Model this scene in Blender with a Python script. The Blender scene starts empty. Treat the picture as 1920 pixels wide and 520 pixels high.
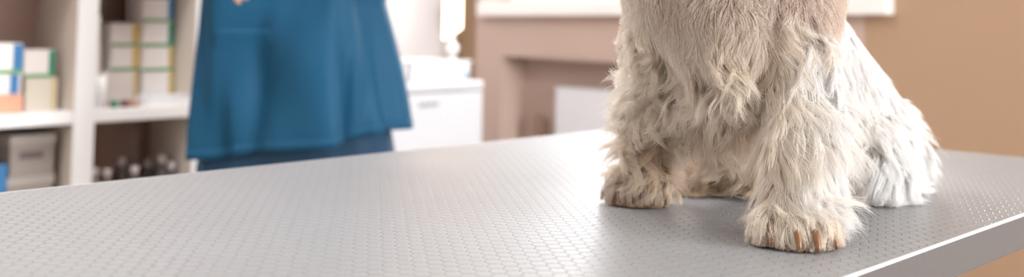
import bpy, bmesh, math, random
import numpy as np
from mathutils import Vector, Matrix
from mathutils.bvhtree import BVHTree
R = math.radians
rng = np.random.default_rng(7)
random.seed(7)
sc = bpy.context.scene
C = sc.collection

# ------------------------------------------------------------------ camera
FPX = 2170.0
CAM = Vector((0, 0, 1.05))
PX0, PY0 = 960.0, -120.0
pit, rol = R(3.9), R(1.0)
fh = Vector((-.661, .750, 0)).normalized()
r0 = Vector((fh.y, -fh.x, 0))
fw = fh * math.cos(pit) + Vector((0, 0, 1)) * math.sin(pit)
u0 = r0.cross(fw)
rt = r0 * math.cos(rol) + u0 * math.sin(rol)
up = u0 * math.cos(rol) - r0 * math.sin(rol)
cd = bpy.data.cameras.new('camera')
cam = bpy.data.objects.new('camera', cd); C.objects.link(cam)
m3 = Matrix((rt, up, -fw)).transposed()
cam.matrix_world = Matrix.Translation(CAM) @ m3.to_4x4()
cd.sensor_width = 36; cd.lens = 36 * FPX / 1920
cd.shift_y = -(260 - PY0) / 1920
cd.clip_start = .05
cd.dof.use_dof = True; cd.dof.focus_distance = 1.07; cd.dof.aperture_fstop = 3.6
sc.camera = cam

def ray(px, py): return fw + rt * ((px - PX0) / FPX) - up * ((py - PY0) / FPX)
def at(px, py, d): return CAM + ray(px, py) * d
def onz(px, py, z): r = ray(px, py); return CAM + r * ((z - CAM.z) / r.z)
def onx(px, py, x): r = ray(px, py); return CAM + r * (x / r.x)
def ony(px, py, y): r = ray(px, py); return CAM + r * (y / r.y)

# ------------------------------------------------------------------ light
w = bpy.data.worlds.new('world'); sc.world = w; w.use_nodes = True
bg = w.node_tree.nodes['Background']
bg.inputs['Color'].default_value = (.90, .95, 1, 1); bg.inputs['Strength'].default_value = 2.0
sc.view_settings.view_transform = 'Standard'; sc.view_settings.look = 'None'
sc.view_settings.gamma = 1; sc.view_settings.use_curve_mapping = False
sc.view_settings.exposure = 0.12
sc.cycles.max_bounces = 10; sc.cycles.transparent_max_bounces = 16
sc.cycles.sample_clamp_indirect = 6

XL, YW, XR, YN, ZC = -3.30, 3.30, 3.2, -2.6, 2.7     # the room

def area(name, loc, tgt, sx, sy, power, col):
    l = bpy.data.lights.new(name, 'AREA'); l.shape = 'RECTANGLE'; l.size = sx; l.size_y = sy
    l.energy = power; l.color = col
    o = bpy.data.objects.new(name, l); C.objects.link(o); o.location = loc
    o.rotation_euler = (Vector(tgt) - Vector(loc)).to_track_quat('-Z', 'Y').to_euler()
    return o
area('side_window_daylight', (XR + .25, 1.9, 1.75), (-1, 1.6, .9), 2.2, 1.6, 250, (.95, .98, 1))
area('rear_fill_light', (-1.0, YN - .25, 1.75), (-1.2, 2, .9), 2.6, 1.6, 16, (1, .98, .96))  # fill light behind the camera, set in the unseen rear opening
area('back_window_daylight', (-1.45, YW + .42, 1.75), (-1.45, 1.0, 1.75), 2.6, 1.9, 120, (1, .985, .96))

area('added_ceiling_fill', (-1.9, .9, ZC - .06), (-1.9, .9001, 0), .6, 1.2, 20, (1, .98, .95))  # unseen ceiling fill, added to brighten the shelves and table

# ------------------------------------------------------------------ helpers
def mat(name, col, rough=.5, metal=0, spec=.5, bump=0, bscale=60, vary=0, vscale=4, coat=0, emit=None, es=0, sheen=0, trans=0):
    m = bpy.data.materials.new(name); m.use_nodes = True
    nt = m.node_tree; b = nt.nodes['Principled BSDF']
    b.inputs['Base Color'].default_value = (*col, 1); b.inputs['Roughness'].default_value = rough
    b.inputs['Metallic'].default_value = metal; b.inputs['Specular IOR Level'].default_value = spec
    b.inputs['Coat Weight'].default_value = coat; b.inputs['Sheen Weight'].default_value = sheen
    b.inputs['Transmission Weight'].default_value = trans
    if emit: b.inputs['Emission Color'].default_value = (*emit, 1); b.inputs['Emission Strength'].default_value = es
    tc = nt.nodes.new('ShaderNodeTexCoord')
    if vary:
        n = nt.nodes.new('ShaderNodeTexNoise'); n.inputs['Scale'].default_value = vscale; n.inputs['Detail'].default_value = 4
        nt.links.new(tc.outputs['Object'], n.inputs['Vector'])
        mx = nt.nodes.new('ShaderNodeMix'); mx.data_type = 'RGBA'
        mx.inputs[6].default_value = (*[c * (1 - vary) for c in col], 1)
        mx.inputs[7].default_value = (*[min(1, c * (1 + vary)) for c in col], 1)
        nt.links.new(n.outputs['Fac'], mx.inputs[0]); nt.links.new(mx.outputs[2], b.inputs['Base Color'])
    if bump:
        n = nt.nodes.new('ShaderNodeTexNoise'); n.inputs['Scale'].default_value = bscale; n.inputs['Detail'].default_value = 5
        nt.links.new(tc.outputs['Object'], n.inputs['Vector'])
        bp = nt.nodes.new('ShaderNodeBump'); bp.inputs['Strength'].default_value = bump; bp.inputs['Distance'].default_value = .01
        nt.links.new(n.outputs['Fac'], bp.inputs['Height']); nt.links.new(bp.outputs['Normal'], b.inputs['Normal'])
    return m

def link(name, bm, m, parent=None, smooth=False, mods=()):
    me = bpy.data.meshes.new(name); bm.normal_update(); bm.to_mesh(me); bm.free()
    if m is not None: me.materials.append(m)
    if smooth:
        for p in me.polygons: p.use_smooth = True
    o = bpy.data.objects.new(name, me); C.objects.link(o)
    if parent: o.parent = parent
    return o
def tag(o, label=None, cat=None, group=None, kind=None):
    if label: o['label'] = label
    if cat: o['category'] = cat
    if group: o['group'] = group
    if kind: o['kind'] = kind
    return o
def thing(name, label, cat, loc=(0, 0, 0), rz=0, group=None):
    o = bpy.data.objects.new(name, None); C.objects.link(o); o.location = loc; o.rotation_euler = (0, 0, rz)
    o.empty_display_size = .05
    return tag(o, label, cat, group)
def box(bm, x0, x1, y0, y1, z0, z1, bev=0, seg=2):
    r = bmesh.ops.create_cube(bm, size=1)
    for v in r['verts']:
        v.co = Vector((x0 + (v.co.x + .5) * (x1 - x0), y0 + (v.co.y + .5) * (y1 - y0), z0 + (v.co.z + .5) * (z1 - z0)))
    if bev:
        es = list({e for v in r['verts'] for e in v.link_edges})
        bmesh.ops.bevel(bm, geom=es, offset=bev, segments=seg, affect='EDGES', profile=.6)
    return bm
def B(*a, **k): return box(bmesh.new(), *a, **k)
def tube(bm, pts, rad, n=10, caps=True):
    pts = [Vector(p) for p in pts]; rings = []
    rad = rad if isinstance(rad, (list, tuple)) else [rad] * len(pts)
    for i, p in enumerate(pts):
        t = (pts[min(i + 1, len(pts) - 1)] - pts[max(i - 1, 0)]).normalized()
        a = t.orthogonal().normalized()
        if i: a = (pa - t * pa.dot(t)).normalized()
        pa = a; b = t.cross(a)
        rings.append([bm.verts.new(p + (a * math.cos(q) + b * math.sin(q)) * rad[i]) for q in [2 * math.pi * k / n for k in range(n)]])
    for r1, r2 in zip(rings, rings[1:]):
        for k in range(n): bm.faces.new((r1[k], r1[(k + 1) % n], r2[(k + 1) % n], r2[k]))
    if caps: bm.faces.new(rings[0][::-1]); bm.faces.new(rings[-1])
    return bm
def lathe(bm, prof, n=24, c=(0, 0, 0)):
    rings = []
    for r, z in prof:
        rings.append([bm.verts.new((c[0] + r * math.cos(2 * math.pi * k / n), c[1] + r * math.sin(2 * math.pi * k / n), c[2] + z)) for k in range(n)])
    for r1, r2 in zip(rings, rings[1:]):
        for k in range(n): bm.faces.new((r1[k], r1[(k + 1) % n], r2[(k + 1) % n], r2[k]))
    bm.faces.new(rings[0][::-1]); bm.faces.new(rings[-1])
    return bm
def text(name, s, size, m, loc, rot, parent=None):
    cu = bpy.data.curves.new(name, 'FONT'); cu.body = s; cu.size = size; cu.extrude = .0006; cu.align_x = 'CENTER'; cu.align_y = 'CENTER'
    cu.materials.append(m)
    o = bpy.data.objects.new(name, cu); C.objects.link(o); o.location = loc; o.rotation_euler = rot
    if parent: o.parent = parent
    return o

# ------------------------------------------------------------------ setting
tan = mat('tan_wall_paint', (.40, .26, .165), .75, bump=.04, bscale=180, vary=.04, vscale=2)
tanL = mat('dusty_pink_wall_paint', (.50, .375, .315), .75, bump=.04, bscale=180, vary=.04, vscale=2)
whitewall = mat('off_white_wall_paint', (.74, .70, .70), .7, bump=.04, bscale=160)
ceil_m = mat('ceiling_paint', (.85, .84, .82), .8, bump=.03, bscale=120)
white = mat('white_lacquer', (.86, .86, .87), .3, bump=.01, bscale=40)
sill_m = mat('white_sill_laminate', (.84, .81, .79), .3, bump=.01, bscale=30)

def floor_mat():
    m = mat('floor_tiles', (.42, .34, .28), .35)
    nt = m.node_tree; b = nt.nodes['Principled BSDF']
    tc = nt.nodes.new('ShaderNodeTexCoord'); br = nt.nodes.new('ShaderNodeTexBrick')
    br.offset = 0; br.inputs['Scale'].default_value = 1; br.inputs['Brick Width'].default_value = .4; br.inputs['Row Height'].default_value = .4
    br.inputs['Mortar Size'].default_value = .004
    br.inputs['Color1'].default_value = (.45, .36, .29, 1); br.inputs['Color2'].default_value = (.41, .33, .27, 1); br.inputs['Mortar'].default_value = (.25, .2, .17, 1)
    nt.links.new(tc.outputs['Object'], br.inputs['Vector']); nt.links.new(br.outputs['Color'], b.inputs['Base Color'])
    return m
def struct(name, bm, m): return tag(link(name, bm, m), kind='structure')
struct('floor', B(XL - .2, XR + .2, YN - .2, YW + .4, -.1, 0), floor_mat())
struct('ceiling', B(XL - .2, XR + .2, YN - .2, YW + .4, ZC, ZC + .1), ceil_m)
struct('wall_left', B(XL - .15, XL, YN, YW + .12, 0, ZC), whitewall)
# wall with the window, the projecting part under it holds the radiator niche
xe = ony(893, 60, YW).x                    # left end of the projecting part
xs1 = ony(1665, 20, YW).x                  # right end of the sill
wz0 = 1.075; wz1 = 2.25                    # window opening
wx0 = ony(903, 0, YW).x; wx1 = ony(1620, 0, YW).x
nx0 = ony(941, 110, YW).x; nx1 = wx1 - .05
nzl = ony(943, 105, YW).z; nzr = ony(1155, 119, YW).z
nz1 = nzl
bm = bmesh.new()
T = YW + .30
box(bm, XL, xe, YW + .12, T, 0, ZC)
struct('wall_back', bm, tan)
bm = bmesh.new()
box(bm, xe, nx0, YW, T, 0, wz0); box(bm, nx0, nx1, YW + .13, T, 0, nz1)
box(bm, nx1, wx1, YW, T, 0, wz0)
# the lintel over the niche, its lower edge not quite level
sl = (nzr - nzl) / (ony(1155, 119, YW).x - nx0) * .6
vs = [(nx0, YW, nz1), (nx1, YW, nz1 + sl * (nx1 - nx0)), (nx1, YW, wz0), (nx0, YW, wz0)]
f = [bm.verts.new(v) for v in vs]; g = [bm.verts.new((v[0], T, v[2])) for v in vs]
bm.faces.new(f); bm.faces.new(g[::-1])
for k in range(4): bm.faces.new((f[k], g[k], g[(k + 1) % 4], f[(k + 1) % 4]))
box(bm, xe, wx0, YW, T, wz0, ZC); box(bm, wx0, wx1, YW, T, wz1, ZC)
struct('wall_window', bm, tanL)
struct('wall_back_right', B(wx1, XR + .15, YW, T, 0, ZC), tan)
# right wall and wall behind the camera with their windows open to daylight
bm = bmesh.new()
box(bm, XR, XR + .15, YN, .8, 0, ZC); box(bm, XR, XR + .15, 3.0, YW, 0, ZC)
box(bm, XR, XR + .15, .8, 3.0, 0, .95); box(bm, XR, XR + .15, .8, 3.0, 2.55, ZC)
struct('wall_right', bm, tan)
bm = bmesh.new()
box(bm, XL, -2.3, YN - .15, YN, 0, ZC); box(bm, .3, XR, YN - .15, YN, 0, ZC)
box(bm, -2.3, .3, YN - .15, YN, 0, .95); box(bm, -2.3, .3, YN - .15, YN, 2.55, ZC)
struct('wall_rear', bm, tan)
cl_t = thing('added_ceiling_panel', 'flat ceiling panel added out of view to brighten the shelves and table', 'added_glow', (-1.9, .9, ZC - .001))  # fixture added around the ceiling fill
link('frame', B(-.34, .34, -.64, .64, -.05, 0, .004), white, cl_t)
link('diffuser', B(-.31, .31, -.61, .61, -.054, -.0505, .001), mat('lit_diffuser', (1, 1, 1), .5, emit=(1, .98, .95), es=6), cl_t)
# window in the back wall
bm = bmesh.new()
y0, y1 = YW + .17, YW + .23
for a in ((wx0, wx0 + .06, wz0, wz1), (wx1 - .06, wx1, wz0, wz1), (wx0 + .06, wx1 - .06, wz0, wz0 + .06), (wx0 + .06, wx1 - .06, wz1 - .06, wz1), ((wx0 + wx1) / 2 - .05, (wx0 + wx1) / 2 + .05, wz0 + .06, wz1 - .06)):
    box(bm, a[0], a[1], y0, y1, a[2], a[3], .004)
win = struct('window_1', bm, white)
glass = mat('window_glass', (1, 1, 1), 0.0, trans=1); glass.node_tree.nodes['Principled BSDF'].inputs['IOR'].default_value = 1.05
g = link('pane', B(wx0 + .05, wx1 - .05, YW + .197, YW + .203, wz0 + .05, wz1 - .05), glass, win)
# sill
xs0 = ony(896, 20, YW - .04).x; xs1 = ony(1665, 20, YW - .04).x
zt0 = ony(900, 3, YW - .04).z; zb0 = ony(900, 30, YW - .04).z
zb1 = ony(1640, 27.5, YW - .04).z
bm = B(xs0, xs1, YW - .05, YW + .175, zb0, zt0, .006)
for v in bm.verts:
    k = max(0, (v.co.x - ony(1170, 20, YW - .04).x) / (xs1 - ony(1170, 20, YW - .04).x))
    v.co.z += (v.co.x - xs0) / (xs1 - xs0) * (zb1 - zb0)
struct('trim_1', bm, sill_m)
struct('baseboard_back', B(wx1, XR, YW - .015, YW, 0, .07, .003), white)

# ------------------------------------------------------------------ radiator in the niche
rx0 = ony(1041, 200, YW + .07).x; rz1 = ony(1043, 163, YW + .07).z
rx1 = nx1 - .12
rad_m = mat('radiator_enamel', (.74, .74, .77), .35, bump=.01)
rad = thing('panel_radiator', 'white panel radiator in the pink niche under the window', 'radiator', (0, 0, .15))
bm = B(rx0, rx1, YW + .07, YW + .085, 0, rz1 - .15, .004)
box(bm, rx0, rx1, YW + .10, YW + .115, 0, rz1 - .155, .004)
link('panel', bm, rad_m, rad)
link('top_grille', B(rx0, rx1, YW + .072, YW + .113, rz1 - .158, rz1 - .15, .002), rad_m, rad)
for s in (rx0 + .15, rx1 - .15): link('bracket', B(s, s + .03, YW + .112, YW + .13, .1, .55, .002), rad_m, rad)
pm = mat('brown_painted_pipe', (.26, .15, .11), .5, bump=.02)
px_ = ony(1016, 230, YW + .10)
pipe = tag(link('heating_pipe', tube(tube(bmesh.new(), [(px_.x, YW + .09, .0), (px_.x, YW + .09, ony(1016, 217, YW + .09).z)], .013), [(px_.x, YW + .09, ony(1016, 222, YW + .09).z - .05), (px_.x, YW + .09, ony(1016, 222, YW + .09).z)], .019), pm, smooth=False),
           'brown heating pipe standing in the niche beside the radiator', 'pipe')

# ------------------------------------------------------------------ exam table
c0 = onz(1230, 233, .85); TX0 = c0.x; TY1 = c0.y
TX1 = onz(1755, 461, .85).x; TY0 = .05
print('table', TX0, TX1, TY0, TY1, onz(1920, 403, .85), onz(0, 358, .85))
def hex_mat():
    m = mat('embossed_grey_table_sheet', (.42, .425, .44), .33, spec=.85)
    nt = m.node_tree; b = nt.nodes['Principled BSDF']; N = nt.nodes.new; L = nt.links.new
    tc = N('ShaderNodeTexCoord'); mp = N('ShaderNodeMapping'); mp.vector_type = 'POINT'
    ang = math.atan2(fh.y, fh.x) + R(6.8)          # direction in which the cells stack
    mp.inputs['Rotation'].default_value = (0, 0, R(90) - ang)
    mp2 = N('ShaderNodeMapping'); mp2.inputs['Scale'].default_value = (1 / .0137, 1 / .0172, 1)
    L(tc.outputs['Object'], mp.inputs['Vector']); L(mp.outputs['Vector'], mp2.inputs['Vector'])
    def V(op, a, bb=None):
        n = N('ShaderNodeVectorMath'); n.operation = op
        for i, q in enumerate((a, bb)):
            if q is None: continue
            if isinstance(q, tuple): n.inputs[i].default_value = q
            else: L(q, n.inputs[i])
        return n.outputs['Value'] if op in ('DOT_PRODUCT', 'LENGTH') else n.outputs['Vector']
    def M(op, a, bb=None, cc=None):
        n = N('ShaderNodeMath'); n.operation = op
        for i, q in enumerate((a, bb, cc)):
            if q is None: continue
            if isinstance(q, (int, float)): n.inputs[i].default_value = q
            else: L(q, n.inputs[i])
        return n.outputs[0]
    s3 = math.sqrt(3)
    flat = V('MULTIPLY', mp2.outputs['Vector'], (1, 1, 0))
    per = (s3, 1, 1); hp = (s3 / 2, .5, 0)
    a = V('SUBTRACT', V('MODULO', V('ADD', flat, (s3 * 400, 400, 0)), per), hp)
    c = V('SUBTRACT', V('MODULO', V('ADD', flat, (s3 * 400.5, 400.5, 0)), per), hp)
    la, lc = V('LENGTH', a), V('LENGTH', c)
    pick = M('LESS_THAN', la, lc)
    mx = N('ShaderNodeMix'); mx.data_type = 'VECTOR'
    L(pick, mx.inputs[0]); L(c, mx.inputs[4]); L(a, mx.inputs[5]); q = mx.outputs[1]
    aq = V('ABSOLUTE', q)
    hd = M('MAXIMUM', V('DOT_PRODUCT', aq, (0, 1, 0)), V('DOT_PRODUCT', aq, (s3 / 2, .5, 0)))   # 0 in the middle, .5 at the rim
    mr = N('ShaderNodeMapRange'); mr.interpolation_type = 'SMOOTHSTEP'
    mr.inputs['From Min'].default_value = .41; mr.inputs['From Max'].default_value = .47; mr.inputs['To Min'].default_value = 1; mr.inputs['To Max'].default_value = 0
    L(hd, mr.inputs['Value']); raised = mr.outputs['Result']
    sx = N('ShaderNodeSeparateXYZ'); L(q, sx.inputs[0])
    rib = M('MULTIPLY', M('SINE', M('MULTIPLY', sx.outputs['X'], 70.0)), M('MULTIPLY', raised, .06))
    hgt = M('ADD', raised, rib)
    bp = N('ShaderNodeBump'); bp.inputs['Strength'].default_value = .7; bp.inputs['Distance'].default_value = .0010
    L(hgt, bp.inputs['Height']); L(bp.outputs['Normal'], b.inputs['Normal'])
    nz = N('ShaderNodeTexNoise'); nz.inputs['Scale'].default_value = 5; L(tc.outputs['Object'], nz.inputs['Vector'])
    cm = N('ShaderNodeMix'); cm.data_type = 'RGBA'
    cm.inputs[6].default_value = (.25, .258, .27, 1); cm.inputs[7].default_value = (.29, .30, .315, 1)
    L(raised, cm.inputs[0]); L(cm.outputs[2], b.inputs['Base Color'])
    rr = N('ShaderNodeMapRange'); rr.inputs['To Min'].default_value = .30; rr.inputs['To Max'].default_value = .42
    L(nz.outputs['Fac'], rr.inputs['Value']); L(rr.outputs['Result'], b.inputs['Roughness'])
    return m
steel = mat('brushed_steel', (.62, .63, .65), .28, metal=1, bump=.02, bscale=200)
edge_m = mat('grey_table_edge', (.13, .133, .14), .35, metal=.2, bump=.02, bscale=90)
tab = thing('examination_table', 'grey veterinary examination table with honeycomb embossed top', 'table', ((TX0 + TX1) / 2, (TY0 + TY1) / 2, 0))
hx, hy = (TX1 - TX0) / 2, (TY1 - TY0) / 2
TH = .034
def slab(x, y, z0, z1, r, n=8):
    bm = bmesh.new(); pts = []
    for cx, cy, a0 in ((x - r, y - r, 0), (-x + r, y - r, 90), (-x + r, -y + r, 180), (x - r, -y + r, 270)):
        for k in range(n + 1):
            a = R(a0 + 90 * k / n); pts.append((cx + r * math.cos(a), cy + r * math.sin(a)))
    lo = [bm.verts.new((p[0], p[1], z0)) for p in pts]; hi = [bm.verts.new((p[0], p[1], z1)) for p in pts]
    bm.faces.new(hi); bm.faces.new(lo[::-1]); k_ = len(pts)
    for k in range(k_): bm.faces.new((lo[k], lo[(k + 1) % k_], hi[(k + 1) % k_], hi[k]))
    return bm, pts
bm, _ = slab(hx - .003, hy - .003, .832, .85, .012); link('table_top', bm, hex_mat(), tab)
# folded rim: rounded shoulder then a straight apron
bm = bmesh.new(); _b, pts = slab(hx, hy, 0, .1, .014); _b.free()
prof = [(-.004, .8499), (-.0022, .8502)] + [(-.0022 + .0022 * math.sin(R(a)), .8480 + .0022 * math.cos(R(a))) for a in range(0, 91, 10)] + [(0, .850 - TH), (-.002, .850 - TH - .002), (-.012, .850 - TH - .002), (-.012, .84), (-.004, .84)]
rings = []
for i, p in enumerate(pts):
    q0, q1 = Vector(pts[i - 1]), Vector(pts[(i + 1) % len(pts)]); t = (q1 - q0).normalized(); n = Vector((t.y, -t.x))
    rings.append([bm.verts.new((p[0] + n.x * a, p[1] + n.y * a, z)) for a, z in prof])
for i in range(len(rings)):
    r1, r2 = rings[i], rings[(i + 1) % len(rings)]
    for k in range(len(prof)): bm.faces.new((r1[k], r2[k], r2[(k + 1) % len(prof)], r1[(k + 1) % len(prof)]))
rim = link('rim', bm, edge_m, tab); rim.data.materials.append(mat('rim_painted_highlight', (.88, .89, .91), .3, spec=.8))  # white shoulder colour paints the bright reflection along the edge
for p in rim.data.polygons:
    zc = sum(rim.data.vertices[v].co.z for v in p.vertices) / 4
    if zc > .8479: p.material_index = 1; p.use_smooth = True
bm = bmesh.new(); box(bm, -.09, .09, -.09, .09, .05, .80, .01); box(bm, -.07, .07, -.30, .30, .795, .829, .006)
link('pedestal', bm, steel, tab)
link('base_plate', B(-.28, .28, -.42, .42, .0, .05, .012), steel, tab)

# ------------------------------------------------------------------ white shelf unit on the left wall
SX = -2.70; SD = .21
zs_t = onx(150, 209, SX).z; zs_b = onx(150, 232, SX).z
uy0, uy1 = onx(136, 215, SX).y, onx(178, 215, SX).y
th = .036
pitch = onx(378, 215, SX).y - uy1 + th * .5
shz = zs_t; rowh = .37
shelf_m = mat('white_shelf_laminate', (.86, .86, .87), .35, bump=.01)
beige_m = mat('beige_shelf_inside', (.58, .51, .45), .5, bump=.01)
back_m = mat('brown_back_panel', (.30, .19, .155), .6, bump=.02)
yc = (uy0 + uy1) / 2; ut = (uy1 - uy0) * .92
ys = [yc - 2 * (pitch + ut * .5), yc - (pitch + ut * .5), yc, yc + pitch + ut * .2]
sh = thing('shelf_unit', 'white open cube shelving full of medicine boxes on the left wall', 'shelf', (SX - SD / 2, 0, 0))
print('shelf', ys, ut, pitch, shz, zs_b)
for y in ys:
    link('upright', B(-SD / 2, SD / 2, y - ut / 2, y + ut / 2, 0, shz + rowh * 2 + .02, .002), beige_m, sh)
    link('front_edging', B(SD / 2, SD / 2 + .004, y - ut / 2, y + ut / 2, 0, shz + rowh * 2 + .02, .001), shelf_m, sh)
for k in (-2, -1, 0, 1, 2):
    zt = shz + k * rowh
    if zt < .05: continue
    for a, b_ in zip(ys, ys[1:]):
        link('shelf_board', B(-SD / 2, SD / 2, a + ut / 2, b_ - ut / 2, zt - (zs_t - zs_b), zt, .0015), shelf_m, sh)
link('back_panel', B(-SD / 2 - .008, -SD / 2, ys[0] - ut / 2, ys[-1] + ut / 2, 0, shz + 2 * rowh, .001), back_m, sh)

# boxes of medicine
def boxmat(name, col): return mat(name, col, .5, bump=.01, bscale=50)
cardw = boxmat('white_carton', (.78, .74, .73)); cardb = boxmat('beige_carton', (.62, .56, .48)); cardp = boxmat('pinkish_carton', (.74, .68, .66))
cg = boxmat('grey_carton', (.33, .29, .26)); cor = boxmat('orange_carton', (.66, .33, .22))
cblue = boxmat('blue_print', (.03, .16, .36)); cgreen = boxmat('green_print', (.03, .22, .13)); cyel = boxmat('yellow_print', (.58, .42, .16)); cgl = boxmat('green_lid', (.12, .30, .12))
def medbox(name, label, cat, px0, py0, px1, py1, back, m, stripe=None, sx=None, lid=None, dep=.085, group=None, z=None):
    """a carton whose front stands `back` metres behind the shelf front; z gives what it stands on"""
    X = SX - back
    a = onx(px0, py1, X); b_ = onx(px1, py1, X); t_ = onx((px0 + px1) / 2, py0, X)
    z0 = z if z is not None else a.z
    o = thing(name, label, cat, (X - dep / 2, (a.y + b_.y) / 2, z0), 0, group)
    hw = (b_.y - a.y) / 2; h = t_.z - z0
    link('carton', B(-dep / 2, dep / 2, -hw, hw, 0, h, .0015), m, o)
    if stripe:
        s0 = -hw + (sx[0]) * 2 * hw; s1 = -hw + sx[1] * 2 * hw
        link('printed_band', B(dep / 2, dep / 2 + .0008, s0, s1, h * .02, h * .98), stripe, o)
    if lid: link('printed_edge', B(dep / 2, dep / 2 + .0009, -hw * .98, hw * .6 if not stripe else hw * .98, 0.0005, h * .14), lid, o)
    return o, z0 + h
G1 = 'cartons in the upper left compartment'; G2 = 'cartons in the upper right compartment'; G3 = 'storage boxes in the lower left compartment'
zf = shz
_, z = medbox('medicine_box', 'white medicine box with blue band above the orange box', 'box', -25, 140, 39, 178, .03, cardp, cblue, (.66, .92), group=G1, z=zf + .045)
_, z0_ = medbox('medicine_box', 'orange cardboard box lying on the shelf under white medicine boxes', 'box', -25, 178, 42, 205, .03, cor, group=G1, z=zf)
_b1 = [o for o in C.objects if o.get('label', '').startswith('white medicine box with blue band above')][0]
_b1.location.z = z0_ + .0002
z = z0_ + .0002 + (z - zf - .045)
_, z = medbox('medicine_box', 'white medicine box with wide blue end band, topmost at left edge', 'box', -22, 82, 42, 137, .03, cardw, cblue, (.70, 1.0), cgl, group=G1, z=z + .0002)
_, z = medbox('medicine_box', 'beige carton with faint yellow corner standing on the shelf', 'box', 46, 146, 106, 205, .05, cardb, cyel, (.84, .93), group=G1, z=zf)
_, z = medbox('medicine_box', 'pale medicine box with dark green end band on the beige carton', 'box', 44, 94, 102, 137, .05, cardp, cgreen, (.80, 1.0), cgl, group=G1, z=z + .0002)
# upper right: tall stack
lab = ['lowest pale medicine box of the right-hand stack, yellow band', 'second-lowest medicine box of the right-hand stack, yellow band', 'third medicine box up in the right-hand stack, green band', 'fourth medicine box up in the right-hand stack, blue band', 'topmost medicine box of the right-hand stack']
z = zf
for (y0_, y1_, st), l in zip([(134, 180, cyel), (88, 134, cyel), (42, 88, cgreen), (-2, 42, cblue), (-44, -2, cyel)], lab):
    _, z = medbox('medicine_box', l, 'box', 268, y0_, 326, y1_, .09, cardw, st, (.80, .98), cgl if y1_ < 140 else None, group=G2, z=z + .0002)
z = zf
for (a_, b_, y0_, y1_, l) in [(190, 258, 134, 182, 'wide pale medicine box at the bottom of the left stack, yellow band'), (207, 262, 88, 134, 'medicine box with green edge and yellow band, middle of left stack'), (207, 262, 44, 88, 'medicine box with grey lid and yellow band on top of left stack')]:
    _, z = medbox('medicine_box', l, 'box', a_, y0_, b_, y1_, .10, cardp if a_ == 190 else cardw, cyel, (.72 if a_ > 190 else .86, .98), cgl if a_ > 190 else None, group=G2, z=z + .0002)
z = zf
for i, (y0_, y1_) in enumerate([(140, 188), (84, 140), (28, 84)]):
    _, z = medbox('medicine_box', ['lowest narrow white carton behind the white upright', 'middle narrow white carton behind the white upright', 'top narrow white carton behind the white upright'][i], 'box', 172, y0_, 188, y1_, .08, cardp, group=G2, z=z + .0002)
# white cup in front of the upright, paper stack, small things
pc = onx(171, 196, SX - .05)
cup = thing('paper_cup', 'plain white cup on the shelf beside the upright', 'cup', (pc.x, pc.y + .012, zf))
link('cup_wall', lathe(bmesh.new(), [(.020, 0), (.0245, .085), (.022, .085), (.018, .003)], 24), white, cup, True)
bx0 = onx(272, 200, SX - .03); bx1 = onx(366, 200, SX - .03)
ps = thing('paper_pad', 'stack of white paper lying on the shelf at right', 'paper', ((SX - .05), (bx0.y + bx1.y) / 2, zf))
hw = (bx1.y - bx0.y) / 2
link('sheets', B(-.038, .038, -hw, hw, 0, .018, .001), white, ps); link('cover_sheet', B(-.036, .037, -hw * .97, hw * .95, .018, .026, .001), boxmat('cover_paper', (.75, .78, .82)), ps)
for (px, col, nm, l) in [(190, (.42, .10, .06), 'red', 'small red bottle cap lying on the shelf'), (214, (.05, .20, .12), 'green', 'small dark green bottle cap on the shelf'), (234, (.16, .07, .06), 'brown', 'small dark brown bottle cap on the shelf'), (252, (.5, .3, .22), 'orange', 'small peach coloured bottle cap on the shelf')]:
    p = onx(px, 190, SX - .05)
    tag(link('bottle_cap', lathe(bmesh.new(), [(.011, 0), (.012, .002), (.012, .016), (.010, .019), (.006, .019)], 20), boxmat(nm + '_plastic', col), smooth=True), l, 'cap', 'small caps on the shelf').location = (p.x, p.y, zf)
# lower left: grey lidded boxes
lz = shz - rowh; z = lz
for i, l in enumerate(['bottom grey storage box on the lower shelf', 'middle grey storage box on the lower shelf', 'upper grey storage box under the white shelf board']):
    o = thing('storage_box', l, 'box', (0, 0, 0), 0, G3)
    ya, yb = onx(20 if i == 2 else 17, 300, SX - .04).y, onx(102, 300, SX - .04).y
    o.location = (SX - .04 - .08, (ya + yb) / 2, z); hw = (yb - ya) / 2; h = .108 if i < 2 else .098
    link('carton', B(-.077, .077, -hw, hw, 0, h - .02, .002), cg, o)
    link('lid', B(-.08, .08, -hw - .003, hw + .003, h - .022, h, .002), boxmat('grey_lid', (.40, .36, .33)), o)
    link('label_strip', B(.0771, .0778, -hw * .6, hw * .5, h * .42, h * .60), boxmat('dark_label', (.16, .13, .13)), o)
    z += h + .0003
_, _z = medbox('medicine_box', 'blue box with red top edge at the left edge of the lower shelf', 'box', -30, 310, 12, 360, .03, cblue, cor, (.0, .3), group='blue carton', z=lz)
# lower right: glass jars with pale lids
jg = mat('brown_jar_glass', (.10, .08, .075), .12, spec=.8); lidm = boxmat('pale_lid', (.62, .58, .57))
for i, (px, yt, bk, l) in enumerate([(176, 316, .05, 'leftmost dark glass bottle beside the upright'), (200, 318, .05, 'second dark glass bottle from the upright'), (228, 296, .12, 'dark glass bottle standing behind between two others'), (252, 312, .05, 'dark glass bottle with bright lid, middle of the row'), (278, 300, .13, 'dark glass bottle standing further back in the row'), (303, 292, .08, 'tallest dark glass bottle near the right panel'), (322, 304, .06, 'rightmost dark glass bottle against the beige panel')]):
    p = onx(px, yt, SX - bk); hh = p.z - lz
    o = thing('glass_bottle', l, 'bottle', (p.x, p.y, lz), 0, 'bottles in the lower right compartment')
    link('bottle_body', lathe(bmesh.new(), [(.017, 0), (.020, .003), (.020, hh - .055), (.017, hh - .042), (.009, hh - .030), (.0085, hh - .016)], 20), jg, o, True)
    link('lid', lathe(bmesh.new(), [(.0105, hh - .020), (.011, hh - .002), (.009, hh)], 20), lidm, o, True)

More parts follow.
